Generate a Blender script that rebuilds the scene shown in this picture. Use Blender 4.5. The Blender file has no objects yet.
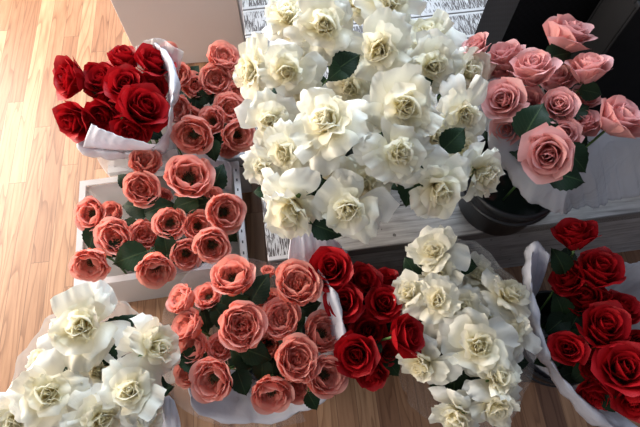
import bpy, math, random
import numpy as np
from mathutils import Vector, Matrix

random.seed(7)
scene = bpy.context.scene
COL = scene.collection

# ------------------------------------------------------------------ camera
PITCH, FPX, CAMH = math.radians(65), 500.0, 1.5
cam_data = bpy.data.cameras.new('camera')
cam_data.sensor_width = 36
cam_data.lens = 36 * FPX / 640
cam_data.clip_start = 0.02
cam = bpy.data.objects.new('camera', cam_data)
cam.location = (0, 0, CAMH)
cam.rotation_euler = (math.pi / 2 - PITCH, 0, 0)
COL.objects.link(cam)
scene.camera = cam
FWD = Vector((0, math.cos(PITCH), -math.sin(PITCH)))
UPV = Vector((0, math.sin(PITCH), math.cos(PITCH)))
RGT = Vector((1, 0, 0))


def ray(u, v):
    return FWD + RGT * ((u - 320) / FPX) + UPV * ((213.5 - v) / FPX)


def at(u, v, z):
    d = ray(u, v)
    return Vector((0, 0, CAMH)) + d * ((z - CAMH) / d.z)


def metres_per_px(p):
    return (p - Vector((0, 0, CAMH))).dot(FWD) / FPX


# ------------------------------------------------------------------ helpers
def mesh_from(name, verts, faces, uvs=None, cols=None, smooth=True):
    me = bpy.data.meshes.new(name)
    me.from_pydata([tuple(map(float, v)) for v in verts], [], faces)
    if smooth:
        me.polygons.foreach_set('use_smooth', [True] * len(me.polygons))
    li = np.zeros(len(me.loops), dtype=np.int32)
    me.loops.foreach_get('vertex_index', li)
    if uvs is not None:
        lay = me.uv_layers.new(name='UVMap')
        lay.data.foreach_set('uv', np.asarray(uvs, dtype=np.float32)[li].ravel())
    if cols is not None:
        ca = me.color_attributes.new('petal', 'FLOAT_COLOR', 'POINT')
        ca.data.foreach_set('color', np.asarray(cols, dtype=np.float32).ravel())
    me.update()
    return me


def link(name, me, mats, parent=None, mw=None):
    o = bpy.data.objects.new(name, me)
    COL.objects.link(o)
    if not isinstance(mats, (list, tuple)):
        mats = [mats]
    if len(me.materials) == 0:
        for m in mats:
            me.materials.append(m)
    if parent:
        o.parent = parent
    if mw is not None:
        o.matrix_local = mw
    return o


def tag(o, label=None, cat=None, group=None, kind=None):
    if label: o['label'] = label
    if cat: o['category'] = cat
    if group: o['group'] = group
    if kind: o['kind'] = kind
    return o


def thing(name, label, cat, loc, rz=0, group=None):
    o = bpy.data.objects.new(name, None)
    o.empty_display_size = 0.03
    COL.objects.link(o)
    o.location = loc
    o.rotation_euler = (0, 0, rz)
    return tag(o, label, cat, group)


def box_geo(x0, x1, y0, y1, z0, z1, V, F):
    b = len(V)
    V += [(x0, y0, z0), (x1, y0, z0), (x1, y1, z0), (x0, y1, z0), (x0, y0, z1), (x1, y0, z1), (x1, y1, z1), (x0, y1, z1)]
    F += [tuple(b + i for i in f) for f in ((3, 2, 1, 0), (4, 5, 6, 7), (0, 1, 5, 4), (1, 2, 6, 5), (2, 3, 7, 6), (3, 0, 4, 7))]


def bevel(o, w=0.004, seg=2):
    m = o.modifiers.new('bevel', 'BEVEL'); m.width = w; m.segments = seg; m.limit_method = 'ANGLE'
    return o


def lathe_geo(prof, n=40, V=None, F=None, close=False):
    V = [] if V is None else V
    F = [] if F is None else F
    b = len(V)
    for (r, z) in prof:
        for k in range(n):
            a = 2 * math.pi * k / n
            V.append((r * math.cos(a), r * math.sin(a), z))
    for j in range(len(prof) - 1):
        for k in range(n):
            k2 = (k + 1) % n
            F.append((b + j * n + k, b + j * n + k2, b + (j + 1) * n + k2, b + (j + 1) * n + k))
    return V, F


def tube_geo(pts, radii, n=8, V=None, F=None):
    V = [] if V is None else V
    F = [] if F is None else F
    b = len(V)
    pts = [Vector(p) for p in pts]
    for i, p in enumerate(pts):
        t = (pts[min(i + 1, len(pts) - 1)] - pts[max(i - 1, 0)]).normalized()
        a = t.cross(Vector((0.31, 0.95, 0.1))).normalized()
        c = t.cross(a)
        r = radii[i] if isinstance(radii, (list, tuple)) else radii
        for k in range(n):
            an = 2 * math.pi * k / n
            V.append(tuple(p + a * (r * math.cos(an)) + c * (r * math.sin(an))))
    for j in range(len(pts) - 1):
        for k in range(n):
            k2 = (k + 1) % n
            F.append((b + j * n + k, b + j * n + k2, b + (j + 1) * n + k2, b + (j + 1) * n + k))
    F.append(tuple(b + k for k in range(n))[::-1])
    F.append(tuple(b + (len(pts) - 1) * n + k for k in range(n)))
    return V, F


# ------------------------------------------------------------------ materials
def new_mat(name):
    m = bpy.data.materials.new(name)
    m.use_nodes = True
    nt = m.node_tree
    nt.nodes.clear()
    out = nt.nodes.new('ShaderNodeOutputMaterial')
    return m, nt, out


def N(nt, t, **kw):
    n = nt.nodes.new(t)
    for k, v in kw.items():
        if k.startswith('i_'):
            n.inputs[k[2:].replace('_', ' ')].default_value = v
        else:
            setattr(n, k, v)
    return n


def ramp(nt, stops, interp='LINEAR'):
    r = nt.nodes.new('ShaderNodeValToRGB')
    r.color_ramp.interpolation = interp
    e = r.color_ramp.elements
    while len(e) < len(stops):
        e.new(0.5)
    for i, (p, c) in enumerate(stops):
        e[i].position = p
        e[i].color = (*c, 1) if len(c) == 3 else c
    return r


def mathn(nt, op, a, b=None, c=None):
    n = nt.nodes.new('ShaderNodeMath'); n.operation = op
    for i, x in enumerate((a, b, c)):
        if x is None: continue
        if isinstance(x, (int, float)): n.inputs[i].default_value = x
        else: nt.links.new(x, n.inputs[i])
    return n.outputs[0]


def mixc(nt, fac, a, b, bt='MIX'):
    n = nt.nodes.new('ShaderNodeMix'); n.data_type = 'RGBA'; n.blend_type = bt
    for sock, x in ((n.inputs['Factor'], fac), (n.inputs[6], a), (n.inputs[7], b)):
        if isinstance(x, (int, float)): sock.default_value = x
        elif isinstance(x, tuple): sock.default_value = (*x, 1) if len(x) == 3 else x
        else: nt.links.new(x, sock)
    return n.outputs[2]


def simple(name, col, rough=0.5, metal=0.0, spec=0.5, noise=0.0, scale=40):
    m, nt, out = new_mat(name)
    p = N(nt, 'ShaderNodeBsdfPrincipled', i_Roughness=rough, i_Metallic=metal)
    p.inputs['Specular IOR Level'].default_value = spec
    tc = N(nt, 'ShaderNodeTexCoord')
    nz = N(nt, 'ShaderNodeTexNoise', i_Scale=scale, i_Detail=4.0)
    nt.links.new(tc.outputs['Object'], nz.inputs['Vector'])
    c2 = tuple(max(0, x * (1 - noise)) for x in col)
    nt.links.new(mixc(nt, nz.outputs['Fac'], c2, tuple(min(1, x * (1 + noise)) for x in col)), p.inputs['Base Color'])
    nt.links.new(p.outputs[0], out.inputs[0])
    return m


def petal_mat(name, base, mid, tip, tint, rough=0.5, transl=0.3, layer_tint=None):
    """colour runs along the petal (uv.y) from base to tip; the petals vary a little in tint"""
    m, nt, out = new_mat(name)
    uv = N(nt, 'ShaderNodeUVMap')
    sx = N(nt, 'ShaderNodeSeparateXYZ'); nt.links.new(uv.outputs[0], sx.inputs[0])
    r = ramp(nt, [(0.0, base), (0.5, mid), (1.0, tip)]); nt.links.new(sx.outputs['Y'], r.inputs[0])
    at_ = N(nt, 'ShaderNodeAttribute', attribute_name='petal')
    sc = N(nt, 'ShaderNodeSeparateColor'); nt.links.new(at_.outputs['Color'], sc.inputs[0])
    col = mixc(nt, mathn(nt, 'MULTIPLY', sc.outputs[0], 0.5), r.outputs[0], tint)
    if layer_tint:
        col = mixc(nt, mathn(nt, 'MULTIPLY', sc.outputs[1], 0.75), col, layer_tint)
    # fine veins along the petal
    nz = N(nt, 'ShaderNodeTexNoise', i_Scale=1.0, i_Detail=2.0)
    mp = N(nt, 'ShaderNodeMapping'); mp.inputs['Scale'].default_value = (26, 3, 1)
    nt.links.new(uv.outputs[0], mp.inputs[0]); nt.links.new(mp.outputs[0], nz.inputs['Vector'])
    bp = N(nt, 'ShaderNodeBump', i_Strength=0.22, i_Distance=0.002)
    nt.links.new(nz.outputs['Fac'], bp.inputs['Height'])
    p = N(nt, 'ShaderNodeBsdfPrincipled', i_Roughness=rough)
    p.inputs['Specular IOR Level'].default_value = 0.3
    nt.links.new(col, p.inputs['Base Color']); nt.links.new(bp.outputs[0], p.inputs['Normal'])
    t = N(nt, 'ShaderNodeBsdfTranslucent'); nt.links.new(col, t.inputs['Color'])
    mx = N(nt, 'ShaderNodeMixShader'); mx.inputs[0].default_value = transl
    nt.links.new(p.outputs[0], mx.inputs[1]); nt.links.new(t.outputs[0], mx.inputs[2])
    nt.links.new(mx.outputs[0], out.inputs[0])
    return m


M = {}
M['red_petal'] = petal_mat('red_petal', (0.20, 0.002, 0.005), (0.40, 0.005, 0.010), (0.50, 0.010, 0.016), (0.30, 0.003, 0.008), 0.5, 0.22)
M['coral_petal'] = petal_mat('coral_petal', (0.87, 0.20, 0.10), (0.93, 0.28, 0.18), (0.95, 0.47, 0.38), (0.90, 0.25, 0.16), 0.5, 0.36, (0.94, 0.50, 0.43))
M['pink_petal'] = petal_mat('pink_petal', (0.72, 0.17, 0.12), (0.80, 0.32, 0.28), (0.84, 0.47, 0.46), (0.76, 0.29, 0.26), 0.5, 0.3, (0.80, 0.44, 0.42))
M['white_petal'] = petal_mat('white_petal', (0.90, 0.78, 0.40), (0.87, 0.83, 0.66), (0.87, 0.85, 0.74), (0.86, 0.82, 0.65), 0.45, 0.27, (0.87, 0.865, 0.825))
M['white_heart'] = petal_mat('white_heart', (0.94, 0.83, 0.46), (0.94, 0.89, 0.68), (0.94, 0.915, 0.80), (0.94, 0.87, 0.62), 0.45, 0.5, (0.93, 0.92, 0.86))
M['stamen'] = simple('stamen', (0.06, 0.055, 0.02), 0.8, noise=0.6, scale=300)
M['green'] = simple('green', (0.10, 0.19, 0.05), 0.5, noise=0.35, scale=60)


def leaf_mat():
    m, nt, out = new_mat('leaf_green')
    uv = N(nt, 'ShaderNodeUVMap')
    sx = N(nt, 'ShaderNodeSeparateXYZ'); nt.links.new(uv.outputs[0], sx.inputs[0])
    d = mathn(nt, 'ABSOLUTE', mathn(nt, 'SUBTRACT', sx.outputs['X'], 0.5))
    rib = mathn(nt, 'LESS_THAN', d, 0.02)
    # side veins slant away from the midrib
    ph = mathn(nt, 'SUBTRACT', mathn(nt, 'MULTIPLY', sx.outputs['Y'], 9.0), mathn(nt, 'MULTIPLY', d, 7.0))
    vein = mathn(nt, 'GREATER_THAN', mathn(nt, 'FRACT', ph), 0.93)
    v = mathn(nt, 'MAXIMUM', rib, mathn(nt, 'MULTIPLY', vein, 0.35))
    oi = N(nt, 'ShaderNodeObjectInfo')
    g = mixc(nt, oi.outputs['Random'], (0.006, 0.018, 0.008), (0.014, 0.036, 0.012))
    col = mixc(nt, mathn(nt, 'MULTIPLY', v, 0.5), g, (0.06, 0.10, 0.04))
    p = N(nt, 'ShaderNodeBsdfPrincipled', i_Roughness=0.5)
    p.inputs['Specular IOR Level'].default_value = 0.18
    nt.links.new(col, p.inputs['Base Color'])
    bp = N(nt, 'ShaderNodeBump', i_Strength=0.4, i_Distance=0.002, invert=True)
    nt.links.new(v, bp.inputs['Height']); nt.links.new(bp.outputs[0], p.inputs['Normal'])
    nt.links.new(p.outputs[0], out.inputs[0])
    return m


M['leaf'] = leaf_mat()


def sheet_mat(name, col, alpha, rough, transl=0.4, wr=18):
    """paper or film: see-through share = 1 - alpha"""
    m, nt, out = new_mat(name)
    p = N(nt, 'ShaderNodeBsdfPrincipled', i_Roughness=rough); p.inputs['Base Color'].default_value = (*col, 1)
    tc = N(nt, 'ShaderNodeTexCoord')
    nz = N(nt, 'ShaderNodeTexNoise', i_Scale=wr, i_Detail=3.0, i_Distortion=0.8); nt.links.new(tc.outputs['Object'], nz.inputs['Vector'])
    bp = N(nt, 'ShaderNodeBump', i_Strength=0.5, i_Distance=0.012); nt.links.new(nz.outputs['Fac'], bp.inputs['Height'])
    nt.links.new(bp.outputs[0], p.inputs['Normal'])
    t = N(nt, 'ShaderNodeBsdfTranslucent'); t.inputs['Color'].default_value = (*col, 1)
    a = N(nt, 'ShaderNodeMixShader'); a.inputs[0].default_value = transl
    nt.links.new(p.outputs[0], a.inputs[1]); nt.links.new(t.outputs[0], a.inputs[2])
    if alpha < 1:
        tr = N(nt, 'ShaderNodeBsdfTransparent')
        b = N(nt, 'ShaderNodeMixShader'); b.inputs[0].default_value = alpha
        nt.links.new(tr.outputs[0], b.inputs[1]); nt.links.new(a.outputs[0], b.inputs[2])
        nt.links.new(b.outputs[0], out.inputs[0])
    else:
        nt.links.new(a.outputs[0], out.inputs[0])
    return m


M['tissue'] = sheet_mat('tissue', (0.80, 0.80, 0.86), 0.95, 0.6, 0.3)
M['film'] = sheet_mat('film', (0.85, 0.86, 0.88), 0.09, 0.10, 0.1)
M['frosted_film'] = sheet_mat('frosted_film', (0.82, 0.80, 0.78), 0.42, 0.3, 0.35)
M['grey_film'] = sheet_mat('grey_film', (0.70, 0.70, 0.74), 0.66, 0.16, 0.3)
M['tub'] = sheet_mat('tub_plastic', (0.78, 0.78, 0.79), 0.90, 0.35, 0.3, 5)
M['slot'] = simple('slot', (0.05, 0.05, 0.055), 0.7)
M['black_plastic'] = simple('black_plastic', (0.012, 0.012, 0.014), 0.38, spec=.4, noise=0.3)
M['matte_black'] = simple('matte_black', (0.007, 0.007, 0.008), 0.7, spec=.15, noise=0.3)
M['plinth'] = simple('plinth_paint', (0.66, 0.60, 0.58), 0.5, noise=0.03, scale=3)


def black_weave():
    m, nt, out = new_mat('black_weave')
    tc = N(nt, 'ShaderNodeTexCoord')
    ch = N(nt, 'ShaderNodeTexChecker', i_Scale=110.0); nt.links.new(tc.outputs['Object'], ch.inputs['Vector'])
    ch.inputs['Color1'].default_value = (0.007, 0.007, 0.009, 1); ch.inputs['Color2'].default_value = (0.005, 0.005, 0.006, 1)
    p = N(nt, 'ShaderNodeBsdfPrincipled', i_Roughness=0.85)
    p.inputs['Specular IOR Level'].default_value = 0.15
    nt.links.new(ch.outputs['Color'], p.inputs['Base Color'])
    nt.links.new(p.outputs[0], out.inputs[0])
    return m


M['weave'] = black_weave()


def floor_mat():
    m, nt, out = new_mat('oak_strip_floor')
    tc = N(nt, 'ShaderNodeTexCoord')
    mp = N(nt, 'ShaderNodeMapping'); mp.inputs['Rotation'].default_value = (0, 0, math.radians(-6.0))
    nt.links.new(tc.outputs['Object'], mp.inputs[0])
    s = N(nt, 'ShaderNodeSeparateXYZ'); nt.links.new(mp.outputs[0], s.inputs[0])
    xs = mathn(nt, 'DIVIDE', s.outputs['X'], 0.057)
    xi = mathn(nt, 'FLOOR', xs)
    xf = mathn(nt, 'FRACT', xs)
    wn = N(nt, 'ShaderNodeTexWhiteNoise', noise_dimensions='1D'); nt.links.new(xi, wn.inputs['W'])
    ys = mathn(nt, 'ADD', mathn(nt, 'DIVIDE', s.outputs['Y'], 0.95), mathn(nt, 'MULTIPLY', wn.outputs['Value'], 7.3))
    yi = mathn(nt, 'FLOOR', ys)
    yf = mathn(nt, 'FRACT', ys)
    cmb = N(nt, 'ShaderNodeCombineXYZ'); nt.links.new(xi, cmb.inputs[0]); nt.links.new(yi, cmb.inputs[1])
    bw = N(nt, 'ShaderNodeTexWhiteNoise', noise_dimensions='2D'); nt.links.new(cmb.outputs[0], bw.inputs['Vector'])
    board = ramp(nt, [(0, (0.17, 0.082, 0.046)), (0.2, (0.28, 0.14, 0.075)), (0.6, (0.37, 0.20, 0.11)), (1, (0.47, 0.275, 0.155))])
    nt.links.new(bw.outputs['Value'], board.inputs[0])
    # grain: long wavy figure, different on each board
    off = N(nt, 'ShaderNodeVectorMath', operation='ADD')
    gm = N(nt, 'ShaderNodeMapping'); gm.inputs['Scale'].default_value = (30, 2.6, 1)
    nt.links.new(mp.outputs[0], gm.inputs[0]); nt.links.new(gm.outputs[0], off.inputs[0])
    sc = N(nt, 'ShaderNodeVectorMath', operation='SCALE'); sc.inputs['Scale'].default_value = 40
    nt.links.new(bw.outputs['Color'], sc.inputs[0]); nt.links.new(sc.outputs[0], off.inputs[1])
    nz = N(nt, 'ShaderNodeTexNoise', i_Scale=0.55, i_Detail=1.5, i_Distortion=0.35); nt.links.new(off.outputs[0], nz.inputs['Vector'])
    rings = mathn(nt, 'FRACT', mathn(nt, 'MULTIPLY', nz.outputs['Fac'], 9.0))
    rr = ramp(nt, [(0, (0.50, 0.42, 0.38)), (0.2, (0.80, 0.76, 0.72)), (0.55, (1, 1, 1)), (0.95, (0.95, 0.94, 0.93)), (1, (0.50, 0.42, 0.38))])
    nt.links.new(rings, rr.inputs[0])
    fine = N(nt, 'ShaderNodeTexNoise', i_Scale=5.0, i_Detail=3.0); nt.links.new(off.outputs[0], fine.inputs['Vector'])
    fr = ramp(nt, [(0.3, (0.80, 0.78, 0.76)), (0.65, (1.06, 1.06, 1.06))]); nt.links.new(fine.outputs['Fac'], fr.inputs[0])
    col = mixc(nt, 0.75, board.outputs[0], rr.outputs[0], 'MULTIPLY')
    col = mixc(nt, 0.8, col, fr.outputs[0], 'MULTIPLY')
    seam = mathn(nt, 'MAXIMUM', mathn(nt, 'LESS_THAN', mathn(nt, 'MINIMUM', xf, mathn(nt, 'SUBTRACT', 1.0, xf)), 0.018),
                 mathn(nt, 'LESS_THAN', mathn(nt, 'MINIMUM', yf, mathn(nt, 'SUBTRACT', 1.0, yf)), 0.0011))
    col = mixc(nt, mathn(nt, 'MULTIPLY', seam, 0.6), col, (0.10, 0.05, 0.03))
    p = N(nt, 'ShaderNodeBsdfPrincipled', i_Roughness=0.42)
    nt.links.new(col, p.inputs['Base Color'])
    bp = N(nt, 'ShaderNodeBump', i_Strength=0.15, i_Distance=0.001); nt.links.new(fine.outputs['Fac'], bp.inputs['Height'])
    nt.links.new(bp.outputs[0], p.inputs['Normal'])
    nt.links.new(p.outputs[0], out.inputs[0])
    return m


def bench_mat():
    """whitewash worn to dark dashes across the boards at the back, long grey grain at the front"""
    m, nt, out = new_mat('worn_whitewash')
    tc = N(nt, 'ShaderNodeTexCoord')
    s = N(nt, 'ShaderNodeSeparateXYZ'); nt.links.new(tc.outputs['Object'], s.inputs[0])
    # dashes across the board
    m1 = N(nt, 'ShaderNodeMapping'); m1.inputs['Scale'].default_value = (400, 34, 34); nt.links.new(tc.outputs['Object'], m1.inputs[0])
    n1 = N(nt, 'ShaderNodeTexNoise', i_Scale=1.0, i_Detail=2.0, i_Distortion=0.25); nt.links.new(m1.outputs[0], n1.inputs['Vector'])
    big = N(nt, 'ShaderNodeTexNoise', i_Scale=9.0, i_Detail=2.0); nt.links.new(tc.outputs['Object'], big.inputs['Vector'])
    yb = mathn(nt, 'FRACT', mathn(nt, 'DIVIDE', s.outputs['Y'], 0.105))
    inb = mathn(nt, 'MULTIPLY', mathn(nt, 'GREATER_THAN', yb, 0.12), mathn(nt, 'LESS_THAN', yb, 0.9))
    d1 = mathn(nt, 'GREATER_THAN', mathn(nt, 'ADD', n1.outputs['Fac'], mathn(nt, 'MULTIPLY', mathn(nt, 'SUBTRACT', big.outputs['Fac'], 0.5), 0.55)), 0.50)
    d1 = mathn(nt, 'MULTIPLY', d1, inb)
    # long grain
    m2 = N(nt, 'ShaderNodeMapping'); m2.inputs['Scale'].default_value = (9, 120, 120); nt.links.new(tc.outputs['Object'], m2.inputs[0])
    n2 = N(nt, 'ShaderNodeTexNoise', i_Scale=1.0, i_Detail=3.0, i_Distortion=0.5); nt.links.new(m2.outputs[0], n2.inputs['Vector'])
    d2 = ramp(nt, [(0.40, (0, 0, 0)), (0.74, (0.75, 0.75, 0.75))]); nt.links.new(n2.outputs['Fac'], d2.inputs[0])
    # which wear is where: the back boards and the left end carry the dashes
    f = mathn(nt, 'GREATER_THAN', mathn(nt, 'SUBTRACT', s.outputs['Y'], mathn(nt, 'MULTIPLY', s.outputs['X'], 0.0)), 0.42)
    left = mathn(nt, 'LESS_THAN', s.outputs['X'], 0.13)
    f = mathn(nt, 'MAXIMUM', f, left)
    big2 = N(nt, 'ShaderNodeTexNoise', i_Scale=24.0, i_Detail=4.0); nt.links.new(tc.outputs['Object'], big2.inputs['Vector'])
    paint = mixc(nt, big2.outputs['Fac'], (0.36, 0.35, 0.345), (0.62, 0.61, 0.60))
    wear = N(nt, 'ShaderNodeMix', data_type='FLOAT')
    nt.links.new(f, wear.inputs[0]); nt.links.new(d2.outputs[0], wear.inputs[2]); nt.links.new(d1, wear.inputs[3])
    bare = N(nt, 'ShaderNodeMix', data_type='RGBA')
    nt.links.new(f, bare.inputs[0]); bare.inputs[6].default_value = (0.16, 0.15, 0.145, 1); bare.inputs[7].default_value = (0.085, 0.070, 0.065, 1)
    col = mixc(nt, wear.outputs[0], paint, bare.outputs[2])
    # knots and chips
    vo = N(nt, 'ShaderNodeTexNoise', i_Scale=55.0, i_Detail=2.0); nt.links.new(tc.outputs['Object'], vo.inputs['Vector'])
    chip = mathn(nt, 'GREATER_THAN', vo.outputs['Fac'], 0.72)
    col = mixc(nt, mathn(nt, 'MULTIPLY', chip, 0.8), col, (0.06, 0.05, 0.045))
    seam = mathn(nt, 'LESS_THAN', yb, 0.035)
    col = mixc(nt, mathn(nt, 'MULTIPLY', seam, 0.7), col, (0.07, 0.06, 0.055))
    p = N(nt, 'ShaderNodeBsdfPrincipled', i_Roughness=0.6); nt.links.new(col, p.inputs['Base Color'])
    bp = N(nt, 'ShaderNodeBump', i_Strength=0.5, i_Distance=0.002, invert=True); nt.links.new(wear.outputs[0], bp.inputs['Height'])
    nt.links.new(bp.outputs[0], p.inputs['Normal'])
    nt.links.new(p.outputs[0], out.inputs[0])
    return m


# ------------------------------------------------------------------ petals
class Bloom:
    def __init__(self):
        self.V, self.F, self.U, self.C, self.n = [], [], [], [], 0

    def petal(self, phi, L, W, alphas, k0, k1, r0=0.04, z0=0.0, rnd=0.35, pw=2.2, ruf=0.0, rfreq=2.0, q=0.0, wmin=0.35,
              twist=0.0, lip=0.0, rng=random, nu=9, nv=10):
        tt = np.linspace(0, 1, 33)
        al = np.radians(np.interp(tt, np.linspace(0, 1, len(alphas)), alphas))
        # smooth the bend
        for _ in range(3):
            al[1:-1] = (al[:-2] + 2 * al[1:-1] + al[2:]) / 4
        dr = np.concatenate([[0], np.cumsum(np.sin(al[:-1]) * L / 32)])
        dz = np.concatenate([[0], np.cumsum(np.cos(al[:-1]) * L / 32)])
        s = np.linspace(-1, 1, nu)[None, :]
        t = np.linspace(0, 1, nv)[:, None]
        te = t * (1 - rnd * np.abs(s) ** pw)
        rr = r0 + np.interp(te, tt, dr); zz = z0 + np.interp(te, tt, dz); aa = np.interp(te, tt, al)
        sm = np.clip(te / 0.68, 0, 1); sm = sm * sm * (3 - 2 * sm)
        w = W * 0.5 * (wmin + (1 - wmin) * sm)
        kap = k0 + (k1 - k0) * te ** 1.5
        x = s * w
        kk = np.where(np.abs(kap) < 1e-3, 1e-3, kap)
        ang = np.clip(x * kk, -2.2, 2.2)
        lat = np.sin(ang) / kk
        nin = (1 - np.cos(ang)) / kk
        ph = rng.uniform(0, 6.28)
        nin = nin + ruf * te ** 2 * (np.sin(s * math.pi * rfreq * 0.5 + ph) * (0.3 + np.abs(s)) + 0.5 * np.sin(s * 7.1 + te * 5 + ph * 2)) + lip * te ** 6 * np.sin(s * 8.5 + ph * 3)
        rr = rr - np.cos(aa) * nin
        zz = zz + np.sin(aa) * nin
        lat = lat + twist * te * te
        c, sn = math.cos(phi), math.sin(phi)
        X = rr * c - lat * sn; Y = rr * sn + lat * c
        b = self.n
        self.V.append(np.stack([X, Y, zz], -1).reshape(-1, 3))
        self.U.append(np.stack([np.broadcast_to((s + 1) / 2, te.shape), te], -1).reshape(-1, 2))
        tint = rng.random()
        self.C.append(np.tile(np.array([tint, q, 0, 1.0]), (nu * nv, 1)))
        for j in range(nv - 1):
            for i in range(nu - 1):
                a = b + j * nu + i
                self.F.append((a, a + 1, a + 1 + nu, a + nu))
        self.n += nu * nv

    def mesh(self, name, sc, dz):
        V = np.concatenate(self.V); V = (V + np.array([0, 0, dz])) * sc
        return mesh_from(name, V, self.F, np.concatenate(self.U), np.concatenate(self.C))


GA = math.radians(137.508)


def lerp(a, b, t): return a + (b - a) * t


def unit(outer, inner, pct=96):
    V = np.concatenate(outer.V + inner.V)
    return 1.0 / np.percentile(np.hypot(V[:, 0], V[:, 1]), pct)


def hybrid_tea(seed, openness=1.0, name='red'):
    """spiral heart, outer petals bowed out with tips rolled back"""
    rng = random.Random(seed)
    o, i_ = Bloom(), Bloom()
    n = 23
    for i in range(n):
        q = i / (n - 1)
        b = i_ if q < 0.5 else o
        q2 = q ** 1.25
        jit = lambda a: rng.uniform(-a, a)
        al = [lerp(22, 78, q) * openness, lerp(8, 40, q) + jit(5), lerp(-4, 22, q2) + jit(5), lerp(-10, 42, q2) + jit(6), lerp(-16, 95, q2) + jit(12)]
        b.petal(i * GA + jit(.3), lerp(0.86, 1.26, q) * rng.uniform(.9, 1.08), lerp(0.5, 1.46, q), al, 1 / lerp(0.17, 0.80, q), lerp(3.8, -1.25, q2),
                r0=lerp(0.02, 0.10, q), z0=lerp(0.20, 0.0, q), rnd=lerp(0.14, 0.36, q), pw=lerp(2.2, 1.25, q), ruf=0.012 + 0.05 * q, q=q, rng=rng)
    sc = unit(o, i_)
    return o.mesh(name + '_outer_petals', sc, -0.55), i_.mesh(name + '_inner_petals', sc, -0.55), None


def rosette(seed, eye=True):
    """cupped garden rose: pale guard petals around a packed swirl of small ruffled petals"""
    rng = random.Random(seed)
    o, i_ = Bloom(), Bloom()
    jit = lambda a: rng.uniform(-a, a)
    for i in range(18):
        q = i / 17
        al = [84, lerp(46, 66, q), lerp(2, 22, q) + jit(6), lerp(-14, 26, q) + jit(8), lerp(-6, 62, q) + jit(14)]
        o.petal(i * GA + jit(.2), lerp(0.98, 1.22, q), lerp(0.85, 1.12, q), al, 1 / 0.85, lerp(1.0, 0.0, q), r0=0.08, z0=lerp(0.10, 0, q),
                rnd=0.24, ruf=0.04, rfreq=3, q=lerp(0.45, 1, q), rng=rng)
    hole = 0.17 if eye else 0.02
    n = 92
    for k in range(n):
        f = (k + 0.5) / n
        rho = hole + (0.66 - hole) * math.sqrt(f)
        hgt = lerp(0.50 if eye else 0.62, 0.70, f) + jit(.05)
        lean = lerp(10, 22, f) + jit(10)
        phi = k * GA + jit(.3)
        # quartered: bunch the inner petals into folds
        phi += 0.30 * math.sin(phi * 5 + seed)
        i_.petal(phi, hgt, lerp(0.30, 0.52, f), [lean - 6, lean * .5, lean + 6, lean + 42 + jit(22)], 1 / lerp(0.14, 0.42, f), lerp(3.0, 1.0, f),
                 r0=rho * 0.82, z0=0.06, rnd=0.16, ruf=0.05, rfreq=3.2, q=0.15 * f, wmin=0.5, twist=jit(.10), rng=rng, nu=7, nv=6)
    if not eye:
        for k in range(16):
            i_.petal(k * GA, .66 + jit(.06), .26, [6, 0, -8, -4 + jit(30)], 6, 7, r0=.012 * k, z0=.06, rnd=.16, ruf=.04, rfreq=3, q=0, wmin=.5, twist=jit(.12), rng=rng, nu=7, nv=6)
    sc = unit(o, i_)
    eye_me = None
    if eye:
        V, F = [], []
        for k in range(46):
            a, rr = k * GA, 0.17 * math.sqrt((k + .5) / 46)
            h = 0.50 + rng.uniform(-.07, .07)
            p0 = Vector((rr * .5 * math.cos(a), rr * .5 * math.sin(a), 0.2)); p1 = Vector((rr * 1.25 * math.cos(a), rr * 1.25 * math.sin(a), h))
            tube_geo([p0, p0.lerp(p1, .8), p1], [0.012, 0.010, 0.018], 5, V, F)
        lathe_geo([(0.02, .18), (0.12, .2), (0.14, .34), (0.08, .42), (0.001, .43)], 12, V, F)
        eye_me = mesh_from('coral_stamens', (np.array(V) + np.array([0, 0, -.42])) * sc, F)
    return o.mesh('coral_outer_petals', sc, -0.42), i_.mesh('coral_inner_petals', sc, -0.42), eye_me


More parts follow.
